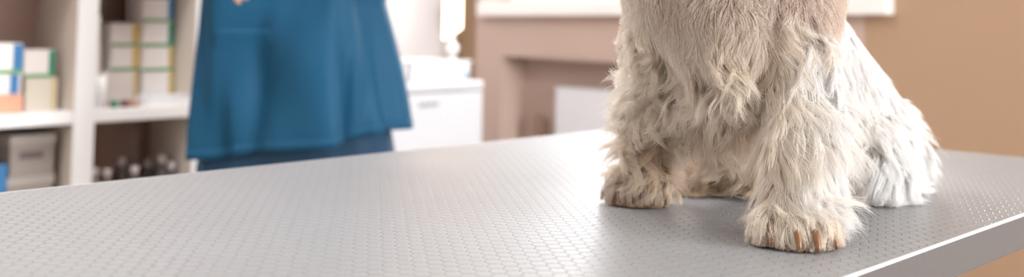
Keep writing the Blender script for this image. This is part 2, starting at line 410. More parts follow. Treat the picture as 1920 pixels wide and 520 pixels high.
# ------------------------------------------------------------------ fridge
FX = -2.55
fy1 = onx(907, 200, FX).y; fy0 = fy1 - .56
fzt = onx(907, 151, FX).z
fr_m = mat('fridge_enamel', (.60, .615, .65), .3, bump=.006, bscale=60)
fr = thing('small_fridge', 'small white undercounter fridge beside the window wall', 'fridge', (FX - .29, (fy0 + fy1) / 2, 0))
h = (fy1 - fy0) / 2
print('fridge', fzt, fy0, fy1)
link('cabinet', B(-.28, .245, -h, h, .03, fzt - .03, .008), fr_m, fr)
link('top_panel', B(-.285, .29, -h - .002, h + .002, fzt - .03, fzt, .01, 3), fr_m, fr)
link('door', B(.25, .29, -h + .002, h - .002, .06, fzt - .034, .01, 3), fr_m, fr)
bm = bmesh.new(); box(bm, .245, .25, -h + .02, h - .02, .07, fzt - .04); link('door_seal', bm, boxmat('grey_rubber', (.3, .3, .31)), fr)
for sx in (-.24, .22):
    for sy in (-h + .04, h - .04): link('foot', lathe(bmesh.new(), [(.015, 0), (.018, .004), (.018, .032)], 14, (sx, sy, 0)), boxmat('black_foot', (.05, .05, .05)), fr)
# blurred grey maker's badge on the door: short illegible dark marks
lp = onx(804, 196, FX); badge_m = boxmat('grey_badge', (.25, .24, .27))
bd = link('badge', bmesh.new(), badge_m, fr)
bm = bmesh.new(); w_ = onx(823, 196, FX).y - onx(786, 196, FX).y
cy_ = lp.y - (fy0 + fy1) / 2
for k in range(6):
    y = cy_ - w_ / 2 + w_ * (k + .12) / 6
    box(bm, .2905, .2915, y, y + w_ * .08, lp.z - .007, lp.z + .006)
    box(bm, .2905, .2915, y + w_ * .08, y + w_ * .15, lp.z + (.002 if k % 2 else -.006), lp.z + (.006 if k % 2 else -.001))
bm.to_mesh(bd.data); bm.free()
# things on the fridge
tp0 = onx(762, 130, FX - .12); tp1 = onx(874, 130, FX - .12)
tray = thing('plastic_tray', 'shallow white plastic tray with bluish corner on the fridge', 'tray', (FX - .2, (tp0.y + tp1.y) / 2, fzt))
hw = (tp1.y - tp0.y) / 2; hh = .055
bm = bmesh.new(); box(bm, -.10, .10, -hw, hw, 0, .006, .001)
for a in ((-.10, -.094, -hw, hw), (.094, .10, -hw, hw), (-.10, .10, -hw, -hw + .006), (-.10, .10, hw - .006, hw)): box(bm, *a, .002, hh, .001)
link('tray_body', bm, white, tray)
bm = bmesh.new()
for a in ((-.106, -.094, -hw - .006, hw + .006), (.094, .106, -hw - .006, hw + .006), (-.106, .106, -hw - .006, -hw + .004), (-.106, .106, hw - .004, hw + .006)): box(bm, *a, hh - .002, hh + .005, .0015)
link('rim', bm, white, tray)
link('corner_clip', B(.100, .107, hw - .055, hw - .01, .004, .022, .002), boxmat('pale_blue_plastic', (.30, .42, .52)), tray)
cp = onx(757, 108, FX - .2)
tag(link('cotton_roll', lathe(bmesh.new(), [(.02, 0), (.036, .004), (.038, .02), (.037, .045), (.02, .050), (.008, .046)], 24), boxmat('cotton', (.85, .84, .85)), smooth=True), 'white cotton roll standing in the tray on the fridge', 'cotton').location = (cp.x, cp.y + .01, fzt + .0065)
# lit strip in the corner, imitated by a glowing tube over a round joint
lc = at(849, 40, (at(849, 40, 1) - CAM).length and 3.72)
strip_glow = mat('warm_strip_glow', (1, .8, .6), .5, emit=(1, .74, .55), es=4)
added_glow = thing('lit_strip_stand', 'white stand with round joint and glowing tube imitating a bright lit strip, on the fridge', 'added_glow', (lc.x, lc.y, fzt + .001))
zb = at(849, 66, 3.72).z - fzt; zj = at(848, 92, 3.72).z - fzt
print('added_glow', lc, zb, zj)
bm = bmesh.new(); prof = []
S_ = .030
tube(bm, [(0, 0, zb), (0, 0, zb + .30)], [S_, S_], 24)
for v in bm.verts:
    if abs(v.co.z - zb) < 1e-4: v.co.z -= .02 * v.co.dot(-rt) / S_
link('glow_tube', bm, strip_glow, added_glow)
bm = bmesh.new(); bmesh.ops.create_uvsphere(bm, u_segments=20, v_segments=12, radius=.021, matrix=Matrix.Translation((0, 0, zj)))
link('joint', bm, white, added_glow, True)
link('stem', tube(tube(bmesh.new(), [(0, 0, 0), (0, 0, zj - .015)], .009, 14), [(0, 0, zj + .015), (0, 0, zb + .02)], .006, 12), white, added_glow)
link('base', lathe(bmesh.new(), [(.038, 0), (.040, .008), (.034, .014), (.012, .018)], 28), white, added_glow, True)
#EXTRAS
# ------------------------------------------------------------------ soft bodies grown from chains of spheres
def chain_pts(ch, k=.3):
    out = []
    for (a, ra), (b, rb) in zip(ch, ch[1:]):
        n = max(2, int((b - a).length / (min(ra, rb) * k)) + 1)
        out += [(a.lerp(b, i / n), ra + (rb - ra) * i / n) for i in range(n)]
    return out + [ch[-1]]
def soft_body(name, chains, voxel, m, base, smooth=5, parent=None, sub=2):
    bm = bmesh.new()
    for ch in chains:
        for p, r in chain_pts(ch): bmesh.ops.create_icosphere(bm, subdivisions=sub, radius=r, matrix=Matrix.Translation(p - base))
    o = link(name, bm, m)
    rm = o.modifiers.new('r', 'REMESH'); rm.mode = 'VOXEL'; rm.voxel_size = voxel
    s = o.modifiers.new('s', 'SMOOTH'); s.factor = .6; s.iterations = smooth
    me = bpy.data.meshes.new_from_object(o.evaluated_get(bpy.context.evaluated_depsgraph_get()))
    o.modifiers.clear(); old = o.data; o.data = me; bpy.data.meshes.remove(old); me.name = name
    if not me.materials: me.materials.append(m)
    for p in me.polygons: p.use_smooth = True
    o.location = base
    if parent: o.parent = parent; o.location = base - parent.location
    return o

# ------------------------------------------------------------------ dog
dbase = onz(1430, 400, .8515)
def A(px, py, d, r): return (at(px, py, d), r)
def G(px, py, z, r, dd=0):                       # a point seen at px, py at height z
    p = onz(px, py, z); return (p + Vector((fh.x, fh.y, 0)) * dd, r)
toC = -fh; toR = Vector((fh.y, -fh.x, 0))
npw = onz(1497, 466, .852) + fh * .030           # middle of the near forepaw
fpw = onz(1203, 386, .852) + fh * .026
npw.z = fpw.z = 0
def W(b, x, y, z): return Vector((b.x, b.y, 0)) + toR * x + toC * y + Vector((0, 0, z))
fdir = (toC * .8 - toR * .6).normalized(); fside = Vector((-fdir.y, fdir.x, 0))
def WF(x, y, z): return Vector((fpw.x, fpw.y, 0)) + fside * x + fdir * y + Vector((0, 0, z))
if WF(1, 0, 0).dot(toR) < WF(0, 0, 0).dot(toR): fside = -fside
toesN = [(-.0205, .010), (-.0025, .021), (.0125, .022), (.0262, .012)]
toesF = [(-.022, .006), (-.008, .019), (.008, .019), (.022, .006)]
dogch = {
 'nleg': [[(W(npw, .003, -.002, .869), .0165), A(1494, 375, 1.045, .0175), A(1488, 260, 1.065, .0195), A(1495, 150, 1.09, .027), A(1470, 40, 1.10, .044)]],
 'fleg': [[(WF(0, -.002, .868), .0155), A(1218, 318, 1.245, .0165), A(1220, 230, 1.225, .0185), A(1238, 130, 1.19, .027), A(1270, 30, 1.15, .046)]],
 'npaw': [[(W(npw, x * .5, -.004, .866), .0125), (W(npw, x, y, .8645), .0118)] for x, y in toesN],
 'fpaw': [[(WF(x * .5, -.004, .865), .012), (WF(x, y, .8635), .0108)] for x, y in toesF],
 'chest': [[A(1300, -20, 1.14, .062), A(1440, -20, 1.14, .066)], [A(1365, 0, 1.13, .075), A(1360, 70, 1.16, .062), A(1365, 140, 1.20, .045)],
           [A(1368, -180, 1.12, .068), A(1368, -60, 1.14, .080)], [A(1290, -60, 1.14, .05), A(1300, -180, 1.12, .04)], [A(1440, -60, 1.15, .050), A(1430, -180, 1.12, .045)]],
 'torso': [[A(1420, -20, 1.20, .070), A(1462, 90, 1.27, .065), A(1560, 215, 1.34, .066), A(1590, 290, 1.37, .055)], [A(1365, 100, 1.20, .05), A(1430, 190, 1.30, .058), A(1510, 250, 1.36, .06)]],
 'haunch': [[A(1605, 235, 1.33, .050), A(1612, 290, 1.29, .045), A(1618, 330, 1.29, .032)], [A(1640, 265, 1.37, .044), A(1655, 310, 1.38, .038)]],
 'hfoot': [[G(1690, 360, .866, .014, .03), G(1655, 362, .865, .014, .02), G(1622, 362, .863, .012, .015)], [A(1618, 330, 1.29, .028), G(1640, 358, .866, .015, .02)]],
 'far_haunch': [[A(1440, 220, 1.42, .055), A(1350, 250, 1.42, .048), A(1335, 300, 1.42, .036), G(1325, 326, .870, .018)], [G(1345, 330, .868, .018), G(1300, 338, .866, .014)], [A(1420, 250, 1.42, .05), A(1430, 300, 1.42, .040)]],
 'head': [[A(1352, -180, 1.10, .055), A(1345, -300, 1.08, .058), A(1345, -370, 1.08, .052)], [A(1340, -300, 1.05, .040), A(1322, -265, 1.00, .030), A(1316, -262, .965, .026)]],
 'ear': [[A(1300, -400, 1.08, .02), A(1270, -440, 1.075, .013), A(1245, -400, 1.06, .011)], [A(1390, -400, 1.09, .02), A(1425, -440, 1.09, .013), A(1450, -400, 1.08, .011)]],
 'tail': [[A(1665, 322, 1.42, .018), A(1690, 340, 1.42, .011)]],
}
skin_m = mat('dog_skin', (.56, .43, .32), .7, bump=.1, bscale=200)
flat = [c for v in dogch.values() for c in v]
dog = soft_body('dog', flat, .0033, skin_m, dbase, 6)
for v in dog.data.vertices: v.co.z = max(v.co.z, .8508 - dbase.z)
lowz = min(v.co.z for v in dog.data.vertices) + dbase.z
print('dog low z', lowz, 'polys', len(dog.data.polygons))
tag(dog, 'small cream-white shaggy dog sitting on the grey examination table', 'dog')

# signed distance of the same chains, for keeping the coat outside the body
capA, capB, capR1, capR2, capN = [], [], [], [], []
for k, v in dogch.items():
    for ch in v:
        for (a, ra), (b, rb) in zip(ch, ch[1:]):
            capA.append(a); capB.append(b); capR1.append(ra); capR2.append(rb); capN.append(k)
capA = np.array(capA); capB = np.array(capB); capR1 = np.array(capR1); capR2 = np.array(capR2); capN = np.array(capN)
def sdf(P, full=False):
    best = np.full(len(P), 9.); idx = np.zeros(len(P), int)
    for i in range(len(capA)):
        ab = capB[i] - capA[i]; t = np.clip(((P - capA[i]) @ ab) / (ab @ ab), 0, 1)
        d = np.linalg.norm(P - (capA[i] + t[:, None] * ab), axis=1) - (capR1[i] + (capR2[i] - capR1[i]) * t)
        m_ = d < best; best[m_] = d[m_]; idx[m_] = i
    return (best, idx) if full else best
def grad(P, e=.002):
    g_ = np.zeros_like(P)
    for k in range(3):
        q = np.zeros(3); q[k] = e; g_[:, k] = sdf(P + q) - sdf(P - q)
    return g_ / np.maximum(np.linalg.norm(g_, axis=1, keepdims=True), 1e-9)
def nrm(v): return v / np.maximum(np.linalg.norm(v, axis=-1, keepdims=True), 1e-9)

me = dog.data; me.calc_loop_triangles()
vco = np.zeros(len(me.vertices) * 3); me.vertices.foreach_get('co', vco); vco = vco.reshape(-1, 3) + np.array(dbase)
tri = np.zeros(len(me.loop_triangles) * 3, dtype=np.int32); me.loop_triangles.foreach_get('vertices', tri); tri = tri.reshape(-1, 3)
v0, v1, v2 = vco[tri[:, 0]], vco[tri[:, 1]], vco[tri[:, 2]]
fn = np.cross(v1 - v0, v2 - v0); ar = np.linalg.norm(fn, axis=1) / 2; fn = nrm(fn)
cen = (v0 + v1 + v2) / 3
camv = np.array(CAM)
# coat regions
_, ci = sdf(cen, True); reg = capN[ci]
rightv, upv, fwv = np.array(rt), np.array(up), np.array(fw)
def pix(P):
    q = P - camv; d = q @ fwv
    return PX0 + (q @ rightv) / d * FPX, PY0 - (q @ upv) / d * FPX, d
cpx, cpy, cd_ = pix(cen)
toCn, toRn, Z = np.array(toC), np.array(toR), np.array([0, 0, 1.])

#           len   lift  down  side  fwd  grav  curl  clump  rad
REG = {
 'nleg':   (.074, .20, .80, .30, .10, .05, .34, .66),
 'fleg':   (.064, .26, .80, -.10, .15, .04, .60, .70),
 'npaw':   (.019, .07, .62, .05, .80, .12, .06, .6),
 'fpaw':   (.018, .08, .60, -.35, .55, .12, .06, .6),
 'chest':  (.019, .10, .90, .0, .1, .03, .20, .10),
 'belly':  (.072, .26, .85, -.15, .30, .04, .75, .72),
 'torso':  (.028, .12, .80, .45, .0, .05, .10, .5),
 'haunch': (.058, .31, .85, .22, .05, .06, .42, .70),
 'hfoot':  (.034, .25, .50, .60, .20, .10, .12, .6),
 'far_haunch': (.045, .3, .9, .1, .3, .1, .4, .8),
 'head': (.02, .3, .5, 0, .3, .1, .1, .6), 'ear': (.02, .2, .9, 0, 0, .1, .1, .6), 'tail': (.036, .25, .4, .7, 0, .1, .1, .7),
}
def region_of(name, px, py):
    jit = 26 * np.sin(px / 23.) + 16 * np.sin(px / 9.7 + 1) + rng.normal(0, 12, len(px)); py = py + np.where(py < 150, jit, 0)
    name = name.copy().astype('<U12')
    m_ = (np.isin(name, ['chest', 'torso', 'fleg'])) & (py > 70) & (px > 1225) & (px < 1440) & (name != 'fleg')
    name[m_] = 'belly'
    m_ = (name == 'fleg') & (py < 40); name[m_] = 'chest'
    m_ = (name == 'nleg') & (py < 45); name[m_] = 'chest'
    m_ = (name == 'torso') & (py > 170) & (px > 1520); name[m_] = 'haunch'
    return name
reg = region_of(reg, cpx, cpy)
def sample(n, wts):
    p = wts / wts.sum(); f = rng.choice(len(tri), n, p=p)
    a, b = rng.random(n), rng.random(n); fl = a + b > 1; a[fl] = 1 - a[fl]; b[fl] = 1 - b[fl]
    return v0[f] + (v1[f] - v0[f]) * a[:, None] + (v2[f] - v0[f]) * b[:, None], fn[f], reg[f]
NS = 15
def smoothnoise(P, f, seed):
    r = np.random.default_rng(seed); out = np.zeros((len(P), 3))
    for k in range(5):
        w_ = r.normal(size=(3, 3)) * f * (1 + .5 * k); ph = r.random(3) * 6.28
        out += np.sin(P @ w_ + ph) / (1 + .4 * k)
    return out / 2.2
def grow(P, N, rg, seed):
    r = np.random.default_rng(seed); n = len(P)
    par = np.array([REG[k] for k in rg])
    px, py, _ = pix(P)
    L = par[:, 0] * r.uniform(.65, 1.2, n)
    # the coat of the forelegs gets shorter towards the paw and towards the shoulder
    isn = rg == 'nleg'; L[isn] *= np.interp(py[isn], [30, 120, 200, 330, 400, 450], [.45, .8, 1, .95, .50, .25])
    isf = rg == 'fleg'; L[isf] *= np.interp(py[isf], [30, 110, 180, 290, 340, 390], [.45, .8, 1, .9, .60, .4])
    isc = rg == 'chest'; L[isc] *= np.interp(py[isc], [-60, 0, 40, 90], [.8, .9, 1.5, 2.4])
    isb = rg == 'belly'; L[isb] *= np.interp(py[isb], [40, 80, 140], [.45, .7, 1.])
    ist = rg == 'torso'; L[ist] *= np.interp(py[ist], [0, 100, 180], [.7, 1.0, 1.8])
    ish = rg == 'haunch'; L[ish] *= np.interp(py[ish], [180, 260, 350], [.8, 1, .75])
    side = par[:, 3] + smoothnoise(P, 28, 3)[:, 0] * .35
    # hair falls away from the middle of each leg
    D = nrm(-Z * par[:, 2:3] + toRn * side[:, None] + toCn * par[:, 4:5])
    for k_, xs, ys_ in (('nleg', [1420, 1480, 1560], [-.15, .4, .85]), ('fleg', [1170, 1215, 1270], [-.7, -.1, .35]), ('belly', [1230, 1330, 1430], [.35, 0, -.35])):
        m_ = rg == k_; side[m_] = np.interp(px[m_], xs, ys_) + smoothnoise(P[m_], 28, 3)[:, 0] * .35
    D = nrm(-Z * par[:, 2:3] + toRn * side[:, None] + toCn * par[:, 4:5])
    nf = smoothnoise(P, 62, 17)
    lift = par[:, 1] * np.clip(1 + .8 * nf[:, 0] + r.normal(0, .12, n), .3, 2.2)
    lift[(rg == 'nleg') & (py > 350)] *= .4
    d = nrm(D - N * np.sum(D * N, 1, keepdims=True) * .75 + N * lift[:, None])
    noise = smoothnoise(P, 45, 11); curl = par[:, 6] * r.uniform(.7, 1.15, n) * np.where(rg == 'belly', np.interp(py, [50, 150], [.2, 1]), 1)
    ph = noise[:, 1] * 2 + nf[:, 1] * 2.2 + r.normal(0, .15, n); om = .34 + .12 * np.clip(nf[:, 2], -1, 1) + r.normal(0, .02, n)
    Nr = N; sgn = np.where(noise[:, 2] + nf[:, 0] * .5 > 0, 1., -1.)
    X = [P - N * .001]; p = P.copy(); lay = r.uniform(.001, .010, n)
    st = (L / (NS - 1))[:, None]
    for s in range(1, NS):
        a = nrm(np.cross(d, Nr)) * sgn[:, None]; b = Nr * .45
        c = np.cos(ph + om * s)[:, None] * a + np.sin(ph + om * s)[:, None] * b
        d = nrm(d - Z * par[:, 5:6] + c * curl[:, None] * .5)
        p = p + d * st
        sd = sdf(p); bad = sd < lay * min(1, s / 4)
        if bad.any():
            gq = grad(p[bad]); push = (lay[bad] * min(1, s / 4) - sd[bad])[:, None]
            p[bad] += gq * push; d[bad] = nrm(d[bad] - gq * np.minimum(0, np.sum(d[bad] * gq, 1, keepdims=True)))
        low = p[:, 2] < .8518; 
        if low.any(): p[low, 2] = .8518 + r.uniform(0, .003, low.sum()); d[low, 2] = np.maximum(d[low, 2], 0.02)
        X.append(p.copy())
    return np.stack(X, 1)          # n, NS, 3
from mathutils.kdtree import KDTree
def near(Q, P):
    kd = KDTree(len(P))
    for i, p in enumerate(P): kd.insert(p, i)
    kd.balance(); return np.array([kd.find(q)[1] for q in Q])
vis = np.ones(len(tri))
vis[cpy < -40] = .18
facing = np.sum(fn * nrm(camv - cen), 1)
vis *= np.where(facing < -.35, .35, 1)
dens = np.array([{'npaw': 2.0, 'fpaw': 1.6, 'chest': 2.0, 'nleg': 1.3, 'torso': 1.9, 'far_haunch': .5, 'head': .7, 'ear': .4}.get(k, 1.) for k in reg])
nG, nH = 5000, 220000
GP, GN, GR = sample(nG, ar * vis); GX = grow(GP, GN, GR, 5)
HP, HN, HR = sample(nH, ar * vis * dens); HX = grow(HP, HN, HR, 6)
gi = near(HP, GP)
cl = np.clip(np.array([REG[k][7] for k in HR]) * .80 + rng.normal(0, .10, nH), 0, .97)
s1 = np.linspace(0, 1, NS); s_ = s1[None, :, None]
lenj = rng.uniform(.72, 1.0, nH)
fidx = np.clip(s1[None, :] * lenj[:, None] * (NS - 1), 0, NS - 1.001); i_ = fidx.astype(int); fr = (fidx - i_)[:, :, None]
rows = np.arange(nH)[:, None]
Gc = GX[gi][rows, i_] * (1 - fr) + GX[gi][rows, i_ + 1] * fr
Hc = HX[rows, i_] * (1 - fr) + HX[rows, i_ + 1] * fr
off = HX[:, :1] - GX[gi][:, :1]
lock = Gc + off * (1 - cl[:, None, None] * np.clip(s_ * 1.15, 0, 1) ** .9)
k_ = np.clip(s_ * 3, 0, 1) * np.ones((nH, 1, 1)) * .62
stray = rng.random(nH) < .08; k_[stray] *= .1
k_[HR == 'chest'] *= .35; k_[np.isin(HR, ['belly', 'fleg', 'nleg', 'haunch']) & ~stray] *= 1.22
rp_ = HX[:, 0] + rng.normal(0, .002, (nH, 3))
wig = np.stack([smoothnoise(rp_ * 1.0 + j * .006, 160, 31) for j in range(NS)], 1) * .0011 * s_
HX = Hc * (1 - k_) + lock * k_ + wig
HX[:, :, 2] = np.maximum(HX[:, :, 2], .8513)
print('hair', HX.shape)
# colour of every strand: cream, ochre stains on the paws and lower legs, grey-beige chest
def lerp(a, b, t): return a + (b - a) * t[:, None]
hpx, hpy, _ = pix(HP)
cream = np.array([.945, .835, .71]); ochre = np.array([.68, .47, .29]); greyb = np.array([.66, .53, .45]); whitec = np.array([.97, .955, .94]); brownc = np.array([.33, .18, .085])
col = np.tile(cream, (nH, 1)); n1 = smoothnoise(HP, 30, 21)[:, 0] * .5 + .5
m_ = (HR == 'chest'); col[m_] = lerp(np.tile(greyb, (m_.sum(), 1)), cream, np.clip(n1[m_] * .5 + np.interp(hpy[m_], [20, 90], [0, .6]) + np.where(hpx[m_] < 1250, .35, 0), 0, 1))
m_ = np.isin(HR, ['belly', 'far_haunch']); col[m_] = lerp(np.tile(cream * .95, (m_.sum(), 1)), ochre, np.clip(np.interp(hpy[m_], [80, 280], [.08, .62]) + (n1[m_] - .5) * .5, 0, 1))  # ochre underside, deepened downward to put the leg-gap shade into the colour
m_ = (HR == 'fleg'); col[m_] = lerp(np.tile(cream, (m_.sum(), 1)), ochre, np.clip(np.interp(hpy[m_], [120, 340], [.08, .55]) - np.where(hpx[m_] < 1205, .25, 0) + (n1[m_] - .5) * .5, 0, 1))
m_ = (HR == 'nleg'); col[m_] = lerp(np.tile(whitec * .96, (m_.sum(), 1)), cream, np.clip((1500 - hpx[m_]) / 60 + .3, 0, 1))
col[m_] = lerp(col[m_], ochre * 1.1, np.clip((1475 - hpx[m_]) / 90 + (n1[m_] - .6) * .4, 0, .28))
m_ = np.isin(HR, ['torso', 'haunch', 'tail', 'hfoot']); col[m_] = lerp(np.tile(whitec, (m_.sum(), 1)), np.array([.55, .52, .53]), np.clip(n1[m_] * .8 - .4, 0, .2) * (hpy[m_] < 160))
m_ = (HR == 'haunch'); col[m_] = lerp(col[m_], cream * .9, np.clip((1640 - hpx[m_]) / 60 + n1[m_] - .5, 0, 1))
m_ = (HR == 'npaw'); col[m_] = lerp(np.tile(cream * .97, (m_.sum(), 1)), brownc, np.clip(np.interp(HP[m_, 2], [.857, .869], [.95, .0]) + (n1[m_] - .6) * .5 - np.where(hpx[m_] > 1520, .25, 0), 0, 1))
m_ = (HR == 'fpaw'); col[m_] = lerp(np.tile(cream * .85, (m_.sum(), 1)), brownc, np.clip(np.interp(HP[m_, 2], [.856, .876], [1.0, .15]), 0, 1))
col *= rng.uniform(.88, 1.06, (nH, 1)); col = np.clip(col, .02, .97)

def hair_mat(name):
    m = bpy.data.materials.new(name); m.use_nodes = True; nt = m.node_tree; nt.nodes.clear()
    N = nt.nodes.new; L = nt.links.new
    out = N('ShaderNodeOutputMaterial'); at_ = N('ShaderNodeAttribute'); at_.attribute_name = 'strand_colour'; at_.attribute_type = 'GEOMETRY'
    h = N('ShaderNodeBsdfHairPrincipled'); h.parametrization = 'COLOR'
    L(at_.outputs['Color'], h.inputs['Color'])
    h.inputs['Roughness'].default_value = .38; h.inputs['Radial Roughness'].default_value = .55; h.inputs['Random Roughness'].default_value = .2
    d = N('ShaderNodeBsdfDiffuse'); L(at_.outputs['Color'], d.inputs['Color'])
    mx = N('ShaderNodeMixShader'); mx.inputs[0].default_value = .55
    L(h.outputs[0], mx.inputs[1]); L(d.outputs[0], mx.inputs[2]); L(mx.outputs[0], out.inputs['Surface'])
    return m
fur_m = hair_mat('dog_fur')
def fur(name, mask, radius, label=None):
    X = HX[mask] - np.array(dbase); n = len(X)
    hc = bpy.data.hair_curves.new(name); hc.add_curves([NS] * n)
    hc.attributes['position'].data.foreach_set('vector', X.reshape(-1).astype(np.float32)) if 'position' in hc.attributes else hc.position_data.foreach_set('vector', X.reshape(-1).astype(np.float32))
    r_ = hc.attributes.get('radius') or hc.attributes.new('radius', 'FLOAT', 'POINT')
    prof = radius * (1 - .75 * np.linspace(0, 1, NS) ** 1.6)
    r_.data.foreach_set('value', (prof[None, :] * rng.uniform(.7, 1.3, (n, 1))).reshape(-1).astype(np.float32))
    ca = hc.attributes.new('strand_colour', 'FLOAT_COLOR', 'POINT')
    c4 = np.ones((n, NS, 4), np.float32); c4[:, :, :3] = col[mask][:, None, :]
    ca.data.foreach_set('color', c4.reshape(-1))
    hc.materials.append(fur_m)
    o = bpy.data.objects.new(name, hc); C.objects.link(o); o.parent = dog; o['kind'] = 'stuff'
    if label: o['label'] = label
    return o
fur('leg_fur', np.isin(HR, ['nleg', 'fleg']), .00020, 'long wavy cream hair on the forelegs')
fur('paw_fur', np.isin(HR, ['npaw', 'fpaw']), .00021, 'short brown-stained hair on the forepaws')
fur('chest_fur', np.isin(HR, ['chest', 'head', 'ear']), .00020, 'short beige hair on the chest')
fur('belly_fur', HR == 'belly', .00020, 'long curly beige hair below the chest')
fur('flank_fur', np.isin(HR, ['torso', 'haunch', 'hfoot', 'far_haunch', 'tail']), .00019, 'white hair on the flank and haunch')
sc.cycles_curves.shape = 'THICK' if hasattr(sc, 'cycles_curves') else None
# claws, pads, face
claw_m = mat('amber_claw', (.21, .09, .032), .35, coat=.3, vary=.25, vscale=300)
dark_m = mat('dark_pad', (.05, .035, .03), .6, bump=.2, bscale=600)
def claw(p, dirv, ln, r):
    dv = dirv.normalized(); pts = []; rs = []
    for k in range(8):
        t = k / 7; q = p + dv * ln * (t * .95) + Vector((0, 0, 1)) * (-ln * 1.15 * t ** 1.7)
        pts.append(q - dbase); rs.append(r * (1 - .45 * t ** 2.5))
    o = link('claw', tube(bmesh.new(), pts, rs, 12), claw_m, dog, True)
for (x, y), dx, ln in zip(toesN, (-.25, 0, .05, .55), (.010, .0115, .012, .0115)):
    claw(W(npw, x * 1.04, y + .0125, .8665), toC + toR * dx, ln * 1.05, .0034)
for (x, y), dx in zip(toesF, (-.3, -.05, .05, .3)):
    claw(WF(x, y + .0075, .8625), fdir + fside * dx, .0085, .0024)
for x, y in toesN: link('paw_pad', lathe(bmesh.new(), [(.006, 0), (.0088, .001), (.0085, .005), (.004, .007)], 16, tuple(W(npw, x, y + .002, .8505) - dbase)), dark_m, dog, True)
for x, y in toesF: link('paw_pad', lathe(bmesh.new(), [(.006, 0), (.0085, .001), (.0082, .005), (.004, .007)], 16, tuple(WF(x, y + .002, .8505) - dbase)), dark_m, dog, True)
eye_m = mat('dog_eye', (.03, .015, .01), .05)
for px in (1322, 1368):
    bm = bmesh.new(); bmesh.ops.create_uvsphere(bm, u_segments=16, v_segments=10, radius=.009, matrix=Matrix.Translation(at(px, -318, 1.012 if px < 1340 else 1.026) - dbase)); link('eye', bm, eye_m, dog, True)
bm = bmesh.new(); bmesh.ops.create_uvsphere(bm, u_segments=16, v_segments=10, radius=.011, matrix=Matrix.Translation(at(1316, -272, .942) - dbase)); link('nose', bm, dark_m, dog, True)

# ------------------------------------------------------------------ person in scrubs
D0 = 2.62
pb = at(562, 100, D0); pb = Vector((pb.x, pb.y, 0))
pf = (Vector((0, 0, 0)) - pb); pf.z = 0; pf.normalize(); pf = Matrix.Rotation(R(-12), 3, 'Z') @ pf       # the way the person faces
ps_ = Vector((-pf.y, pf.x, 0))                                        # towards the picture's right
if ps_.dot(toR) < 0: ps_ = -ps_
def Q(x, y, z): return pb + ps_ * x + pf * y + Vector((0, 0, z))
print('person', pb)
skinp = mat('skin', (.62, .36, .26), .5, bump=.03, bscale=150)
hand = at(396, -53, D0 - .24); hl = (hand - pb); hxl, hyl, hzl = hl.dot(ps_), hl.dot(pf), hl.z
print('hand', hxl, hyl, hzl)
def hand_ch(c, s, palmdir, nrmv):
    """palm and five bent fingers; c is the wrist, palmdir points to the fingertips"""
    f = palmdir.normalized(); n = nrmv.normalized(); a = f.cross(n).normalized() * s; ch = []
    for k, (off, ln) in enumerate(((-.027, .062), (-.009, .072), (.009, .076), (.027, .068))):
        b = c + f * .085 + a * off
        ch.append([(c + f * .012 + a * off * .5, .013), (b, .0105)])
        t = b + f * ln * .42 + n * .006; u = t + f * ln * .26 + n * .016; v = u + f * ln * .10 + n * .020
        ch.append([(b, .0095), (t, .0085), (u, .0078), (v, .0068)])
    ch.append([(c + f * .02 + a * .02, .013), (c + f * .045 + a * .045 + n * .012, .011), (c + f * .072 + a * .052 + n * .024, .009), (c + f * .09 + a * .046 + n * .032, .0078)])
    return ch
hl_w = Vector(hand) - ps_ * .045 + Vector((0, 0, .035))             # wrist of the hand whose fingers show at the top edge
hr_w = Vector(hand) + ps_ * .115 + Vector((0, 0, .06)) + pf * .02
bodych = [
 [(Q(0, 0, .96), .13), (Q(0, 0, 1.12), .115), (Q(0, 0, 1.30), .13), (Q(0, -.01, 1.40), .09)],
 [(Q(-.065, 0, .95), .095), (Q(.065, 0, .95), .095)], [(Q(-.10, 0, 1.30), .10), (Q(.10, 0, 1.30), .10)],
 [(Q(-.14, -.01, 1.375), .045), (Q(0, -.01, 1.41), .055), (Q(.14, -.01, 1.375), .045)],
 [(Q(0, -.01, 1.40), .055), (Q(0, 0, 1.52), .050)],
 [(Q(0, .01, 1.60), .072), (Q(0, -.005, 1.66), .084), (Q(0, -.005, 1.68), .082)], [(Q(0, .03, 1.575), .045), (Q(0, .045, 1.555), .03)], [(Q(0, .03, 1.62), .058), (Q(0, .035, 1.60), .052)],
 [(Q(0, .092, 1.640), .008), (Q(0, .108, 1.615), .0115)], [(Q(-.018, .082, 1.574), .008), (Q(.018, .082, 1.574), .008)],
 [(Q(-.078, 0, 1.64), .012), (Q(-.080, -.004, 1.615), .009)], [(Q(.078, 0, 1.64), .012), (Q(.080, -.004, 1.615), .009)],
 [(Q(-.17, -.01, 1.355), .046), (Q(-.245, -.02, 1.12), .040), (hl_w - ps_ * .0, .026)],
 [(Q(.17, -.01, 1.355), .046), (Q(.245, -.02, 1.14), .040), (hr_w, .026)],
]
for s in (-1, 1):
    bodych.append([(Q(s * .095, 0, .92), .098), (Q(s * .10, .005, .50), .062), (Q(s * .10, -.01, .42), .058), (Q(s * .10, -.02, .10), .040)])
    bodych.append([(Q(s * .10, -.03, .055), .040), (Q(s * .105, .06, .045), .036), (Q(s * .115, .13, .032), .028)])
bodych += hand_ch(hl_w, 1, ps_ * .8 + Vector((0, 0, -.35)) + pf * .2, Vector((0, 0, -.6)) - pf * .8)
bodych += hand_ch(hr_w, -1, -ps_ * .8 + Vector((0, 0, -.25)) + pf * .25, Vector((0, 0, -.6)) - pf * .8)
per = soft_body('person', bodych, .0045, skinp, Vector((pb.x, pb.y, 0)), 4)
tag(per, 'person in blue scrubs standing behind the table with hands held at the waist', 'person')
scrub = mat('blue_scrub_cotton', (.010, .076, .155), .55, spec=.15, bump=.10, bscale=500, vary=.06, vscale=8)
trous = mat('navy_trouser_cotton', (.010, .055, .120), .75, bump=.10, bscale=500)
